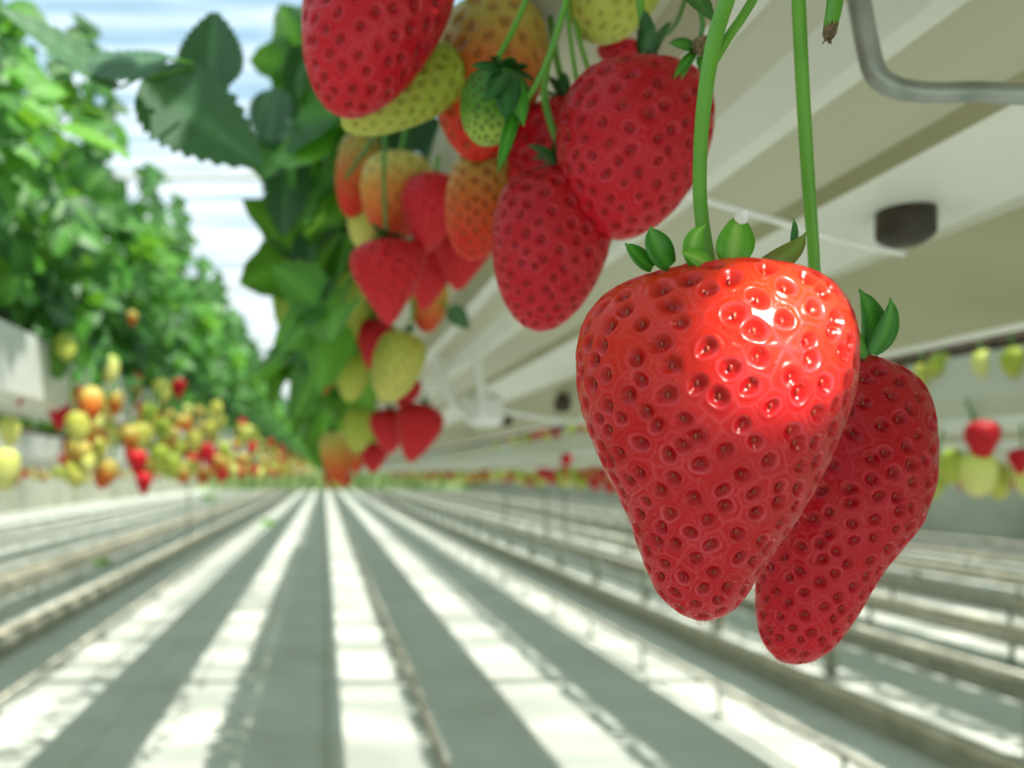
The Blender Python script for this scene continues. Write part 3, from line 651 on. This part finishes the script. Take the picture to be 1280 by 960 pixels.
fruit_row(230,XB+.19,XB+.30,1.15,9,.02,.22,WL,'below the plants of the left row',flip=1,ypow=.8,stalks=60)
fruit_row(70,XB+.19,XB+.32,9,30,.02,.25,{'red':2,'orange':3,'peach':4,'yellow':4,'greenish yellow':3,'pale yellow':6},'at the far end of the left row',size=(.04,.06),stalks=0,ypow=1)
fruit_row(60,XA-.26,XA-.18,1.3,10,.0,.18,{'red':4,'orange':2,'peach':2,'yellow':3,'greenish yellow':2},'far along the near gutter',stalks=20,ypow=.8)
WR={'red':5,'orange':2,'peach':1,'yellow':2,'greenish yellow':2,'pale yellow':2}
fruit_row(130,XA+S-.23,XA+S-.19,.95,12,.005,.03,WR,'under the second gutter on the right',stalks=20,ypow=.9)
fruit_row(46,XA+S-.215,XA+S-.20,.9,4.5,.172,.192,WR,'resting on top of the second gutter on the right',stalks=0,ypow=1.0,size=(.03,.038))
fruit_row(110,XA+S-.23,XA+S-.19,2.4,9,-.01,.03,WR,'under the second gutter on the right, further along',stalks=0,mind=.03,size=(.042,.055))
fruit_row(90,XA+2*S-.24,XA+2*S-.18,1.8,14,.0,.05,WR,'under the third gutter on the right',stalks=0)
fruit_row(60,XB-S+.19,XB-S+.26,2.2,12,-.01,.10,WL,'under the row beyond the left one',stalks=0)
for r_ in (3,4,5,6,7): fruit_row(70,XA+r_*S-.24,XA+r_*S-.2,r_*.9,20,-.03,.04,WR,'under the %s'%names[r_])
for r_ in (-3,-4,-5,-6,-7): fruit_row(60,XA+r_*S+.19,XA+r_*S+.26,-r_*1.3,20,-.03,.05,WL,'under the %s'%names[r_])
queue.sort(key=lambda q:-q[0])
for i,(q,nm,p,lab,grp,fl_) in enumerate(queue[:236]): fruit(nm,p,q*p.y,lab,grp,i<90,fl_)
keys=list(unit); VV=[];FF=[];MI=[];AA=[];cnt=0
for q,nm,p,lab,grp,fl_ in queue[236:]:
    me=unit[nm]; src=np.empty(len(me.vertices)*3,dtype=np.float32); me.vertices.foreach_get('co',src); src=src.reshape(-1,3)
    at=np.empty(len(me.vertices)*4,dtype=np.float32); me.color_attributes['data'].data.foreach_get('color',at)
    VV.append(src*q*p.y+np.array(p,dtype=np.float32)); AA.append(at.reshape(-1,4)); fc=[tuple(k_+cnt for k_ in g.vertices) for g in me.polygons]; FF+=fc; MI+=[keys.index(nm)]*len(fc); cnt+=len(src)
o=obj('distant_strawberries',mesh('distant_strawberries',np.concatenate(VV).tolist(),FF,[unit[k_].materials[0] for k_ in keys],MI,np.concatenate(AA)))
tag(o,'band of the farthest tiny strawberries under all rows near the horizon','strawberries',kind='stuff')
fruit('red',P(90,482,1.3),.040,'bright red strawberry leftmost in the left row cluster, below leaves','',False)['group']='clustered red strawberries of the left row'
for q,(nm,x_,y_,Y_,s_,lab) in enumerate([('red',74,500,1.25,.042,'blurred red strawberry low in the red cluster of the left row'),('orange',88,496,1.32,.036,'blurred orange strawberry right of the red cluster in the left row'),('peach',143,488,1.4,.036,'single round peach-coloured strawberry against the left foliage'),('peach',165,388,1.5,.026,'small orange-peach strawberry high in the left foliage'),('red',172,562,1.3,.040,'blurred red strawberry low in the middle of the left row fruit'),('red',180,590,1.3,.034,'blurred red strawberry hanging lowest in the left row, at the floor line'),('pale yellow',5,560,1.05,.05,'large pale yellow strawberry blurred at the left edge of the frame'),('pale yellow',12,520,1.08,.036,'pale yellow strawberry above the large one at the left edge'),('red',4,448,1.05,.032,'red strawberry at the left edge of the frame above the gutter'),('red',24,480,1.08,.026,'small red strawberry right of the left edge, by the gutter face'),('pale yellow',118,515,1.35,.034,'pale yellow strawberry just right of the red cluster'),('pale yellow',105,562,1.3,.042,'round pale yellow strawberry low at left, beside the gutter'),('pale yellow',1222,565,.98,.048,'large pale green strawberry blurred at the right edge of the frame'),('red',1228,525,.97,.046,'red strawberry hanging above the large pale green one at right'),('greenish yellow',1190,560,1.0,.04,'greenish strawberry left of the large pale one at the right edge'),('red',1275,560,1.0,.030,'orange-red strawberry cut by the right edge of the frame'),('red',708,566,1.5,.026,'small bright red strawberry just left of the largest strawberry, under the gutter')]):
    o=fruit(nm,P(x_,y_,Y_),s_,lab,None,False)
    if 'group' in o: del o['group']
    o.rotation_euler=(0,0,q)

# ------------------------------------------------------------------ setting
def struct(name, mb, mats, smooth=False):
    o=mb.build(name,mats,None,smooth); o['kind']='structure'; return o
mb=MB(); mb.box(-9.5,11.5,-8,60,-.1,0); struct('floor',mb,M['floor'])
mb=MB(); mb.box(-9.5,11.5,60,60.1,0,4.4); struct('wall_far',mb,M['endwall'])
mb=MB(); mb.box(-9.6,-9.5,-8,60,0,4.4); struct('wall_left',mb,M['sidewall'])
mb=MB(); mb.box(11.5,11.6,-8,60,0,4.4); struct('wall_right',mb,M['sidewall'])
mb=MB(); mb.add([(-9.5,-8,4.4),(11.5,-8,4.4),(11.5,60,4.4),(-9.5,60,4.4)],[(0,1,2,3)]); struct('ceiling',mb,M['roof'])
for i in range(12):
    mb=MB(); yb=-2+i*5.2; mb.box(-9.5,11.5,yb,yb+.06,4.30,4.38); struct('trim_%d'%(i+1),mb,M['bar'])
for i,xb in enumerate((-9,-5,-2.6,3.6,8,11)):
    mb=MB(); mb.box(xb,xb+.05,-4,60,4.3,4.38); struct('trim_%d'%(i+13),mb,M['bar'])
# low rails on posts and low curbs on the floor
def rail(x, zt, label, r=.014, pitch=.95, y0=1.0, y1=40, pr=.009):
    o=empty('floor_rail',(x,0,0),label,'rail')
    mb=MB(); mb.tube([(0,y0,zt),(0,y1,zt)],r,10); mb.build('pipe',M['pipe'],o)
    y=y0+.1; first=None
    while y<y1:
        if first is None:
            mb=MB(); mb.tube([(0,0,0),(0,0,zt-.004)],pr,8); mb.box(-.035,.035,-.02,.02,0,.008); first=mb.build('post',M['post'],o); first.location.y=y
        else:
            c=first.copy(); C.objects.link(c); c.parent=o; c.location.y=y
        y+=pitch
def curb(x, w, h, label):
    o=empty('low_curb',(x,0,0),label,'curb')
    mb=MB(); mb.box(-w/2,w/2,-2,59,0,h); mb.build('curb_body',M['curb'],o,False)
    mb=MB(); mb.box(-w/2-.012,-w/2+.05,-2,59,h,h+.02); mb.build('edge_strip',M['tan'],o,False)
rail(1.95,.15,'nearest low cream pipe rail on short posts, right of the middle aisle')
curb(2.62,.14,.10,'grey curb with tan edge behind the nearest right-hand rail')
rail(2.98,.33,'high cream pipe rail on thick posts, second from the aisle on the right',r=.022,pitch=1.35,y0=.55,pr=.034)
for i,(x_,o_) in enumerate(((4.3,'third'),(5.4,'fourth'),(6.6,'fifth'),(8.2,'sixth'),(10.2,'seventh'))):
    rail(x_,.16,'%s low cream pipe rail counted from the aisle to the right'%o_,pitch=1.3,r=.02,pr=.016)
for i,(x_,o_) in enumerate(((3.75,'second'),(4.9,'third'),(6.0,'fourth'),(7.4,'fifth'),(9.2,'sixth'),(10.9,'seventh'))):
    curb(x_,.12,.11,'%s grey curb with tan edge counted from the aisle to the right'%o_)
rail(-1.62,.07,'nearest low cream pipe rail on the left side of the floor')
curb(-2.15,.12,.10,'grey curb with tan edge on the left side of the floor')
for x_,o_ in ((-2.75,'second'),(-3.7,'third'),(-4.8,'fourth'),(-6.2,'fifth'),(-7.7,'sixth')):
    rail(x_,.14,'%s low cream pipe rail counted from the aisle to the left'%o_,pitch=1.3)
curb(-3.2,.12,.14,'second grey curb with tan edge on the left side of the floor')
mb=MB(); hp=[(.50+.012*math.sin(i*1.7),-1+i*1.3,.012) for i in range(32)]; mb.tube(hp,.012,8); o=mb.build('floor_hose',M['hose']); tag(o,'thin tan hose lying along the floor right of the middle sunlit strip','hose')
# support posts of the right-hand rows
for j,(x_,ys) in enumerate(((3.79,(13.7,16.7)),(4.67,(12.2,15.5)),(-2.37,(14,17)))):
    for i,yy in enumerate(ys):
        mb=MB(); hh=H+.095-(.105 if x_>0 else 0)-.003; mb.tube([(0,0,0),(0,0,hh)],.017,10); mb.box(-.05,.05,-.05,.05,0,.01)
        o=mb.build('support_post',M['post']); o.location=(x_,yy,0); tag(o,'thin grey steel post holding up a gutter, %s'%('fourth row on the right','fifth row on the right','third row on the left')[j],'post','gutter posts of the %s'%('fourth right row','fifth right row','third left row')[j])
# scraps of leaf on the floor
for q,(x_,y_,lab) in enumerate(((128,706,'small green leaf scrap lying on the left sunlit strip'),(337,657,'small green leaf scrap on the floor near the left strip, further away'),(262,625,'tiny green leaf scrap far away on the floor'))):
    Yf=H*F/(y_-592); c=Vector(((x_-405)/F*Yf,Yf,.07)); s_=22/F*Yf
    v,f,at=leaflet(10,Vector((-s_*.5,0,0)),Vector((s_*.5,0,.02)),s_*.7,(0,-.7,.7),rnd=.5); o=obj('leaf_scrap',mesh('leaf_scrap',v,f,M['leafbright'],None,at)); o.location=c-Vector((0,0,.05)); tag(o,lab,'leaf')

# ------------------------------------------------------------------ light
w=bpy.data.worlds.new('World'); bpy.context.scene.world=w; w.use_nodes=True; nt=w.node_tree; nt.nodes.clear()
bg=nt.nodes.new('ShaderNodeBackground'); wo=nt.nodes.new('ShaderNodeOutputWorld'); nt.links.new(bg.outputs[0],wo.inputs[0])
tc=nt.nodes.new('ShaderNodeTexCoord'); sx=nt.nodes.new('ShaderNodeSeparateXYZ'); nt.links.new(tc.outputs['Generated'],sx.inputs[0])
col=ramp(nt,sx.outputs[2],[(0,(.5,.58,.58)),(.2,(.75,.9,.98)),(.45,(.50,.82,1.04))]); nt.links.new(col,bg.inputs[0]); bg.inputs[1].default_value=1.15
sun=bpy.data.lights.new('Sun','SUN'); sun.energy=13; sun.angle=math.radians(1.0); sun.color=(1,.96,.88)
so=bpy.data.objects.new('Sun',sun); C.objects.link(so); so.location=(1,-2,6)
so.rotation_euler=(-Vector((.30,-.32,1.0))).to_track_quat('-Z','Y').to_euler()
sp=bpy.data.lights.new('AddedPatchSpot','SPOT'); sp.energy=22; sp.color=(1,.93,.82); sp.spot_size=math.radians(6.6); sp.spot_blend=1.0; sp.shadow_soft_size=.003  # added spot under the gutter, imitates a sun patch on the largest strawberry
po=bpy.data.objects.new('AddedPatchSpot',sp); C.objects.link(po); po.location=(.165,-.08,H+.135)
tgt=P(993,408,.118); po.rotation_euler=(tgt-po.location).to_track_quat('-Z','Y').to_euler()

cam=bpy.data.cameras.new('Camera'); co=bpy.data.objects.new('Camera',cam); C.objects.link(co)
co.location=(0,0,H); co.rotation_euler=(math.radians(90),0,0)
cam.sensor_width=36; cam.lens=F*36/1280; cam.shift_x=(640-405)/1280; cam.shift_y=(592-480)/1280
cam.clip_start=.01; cam.clip_end=200
cam.dof.use_dof=True; cam.dof.focus_distance=.14; cam.dof.aperture_fstop=cam.lens/2.0
sc=bpy.context.scene; sc.camera=co
sc.view_settings.view_transform='Standard'; sc.view_settings.look='None'; sc.view_settings.exposure=-.38
sc.cycles.use_denoising=True
sc.cycles.max_bounces=8; sc.cycles.transparent_max_bounces=8
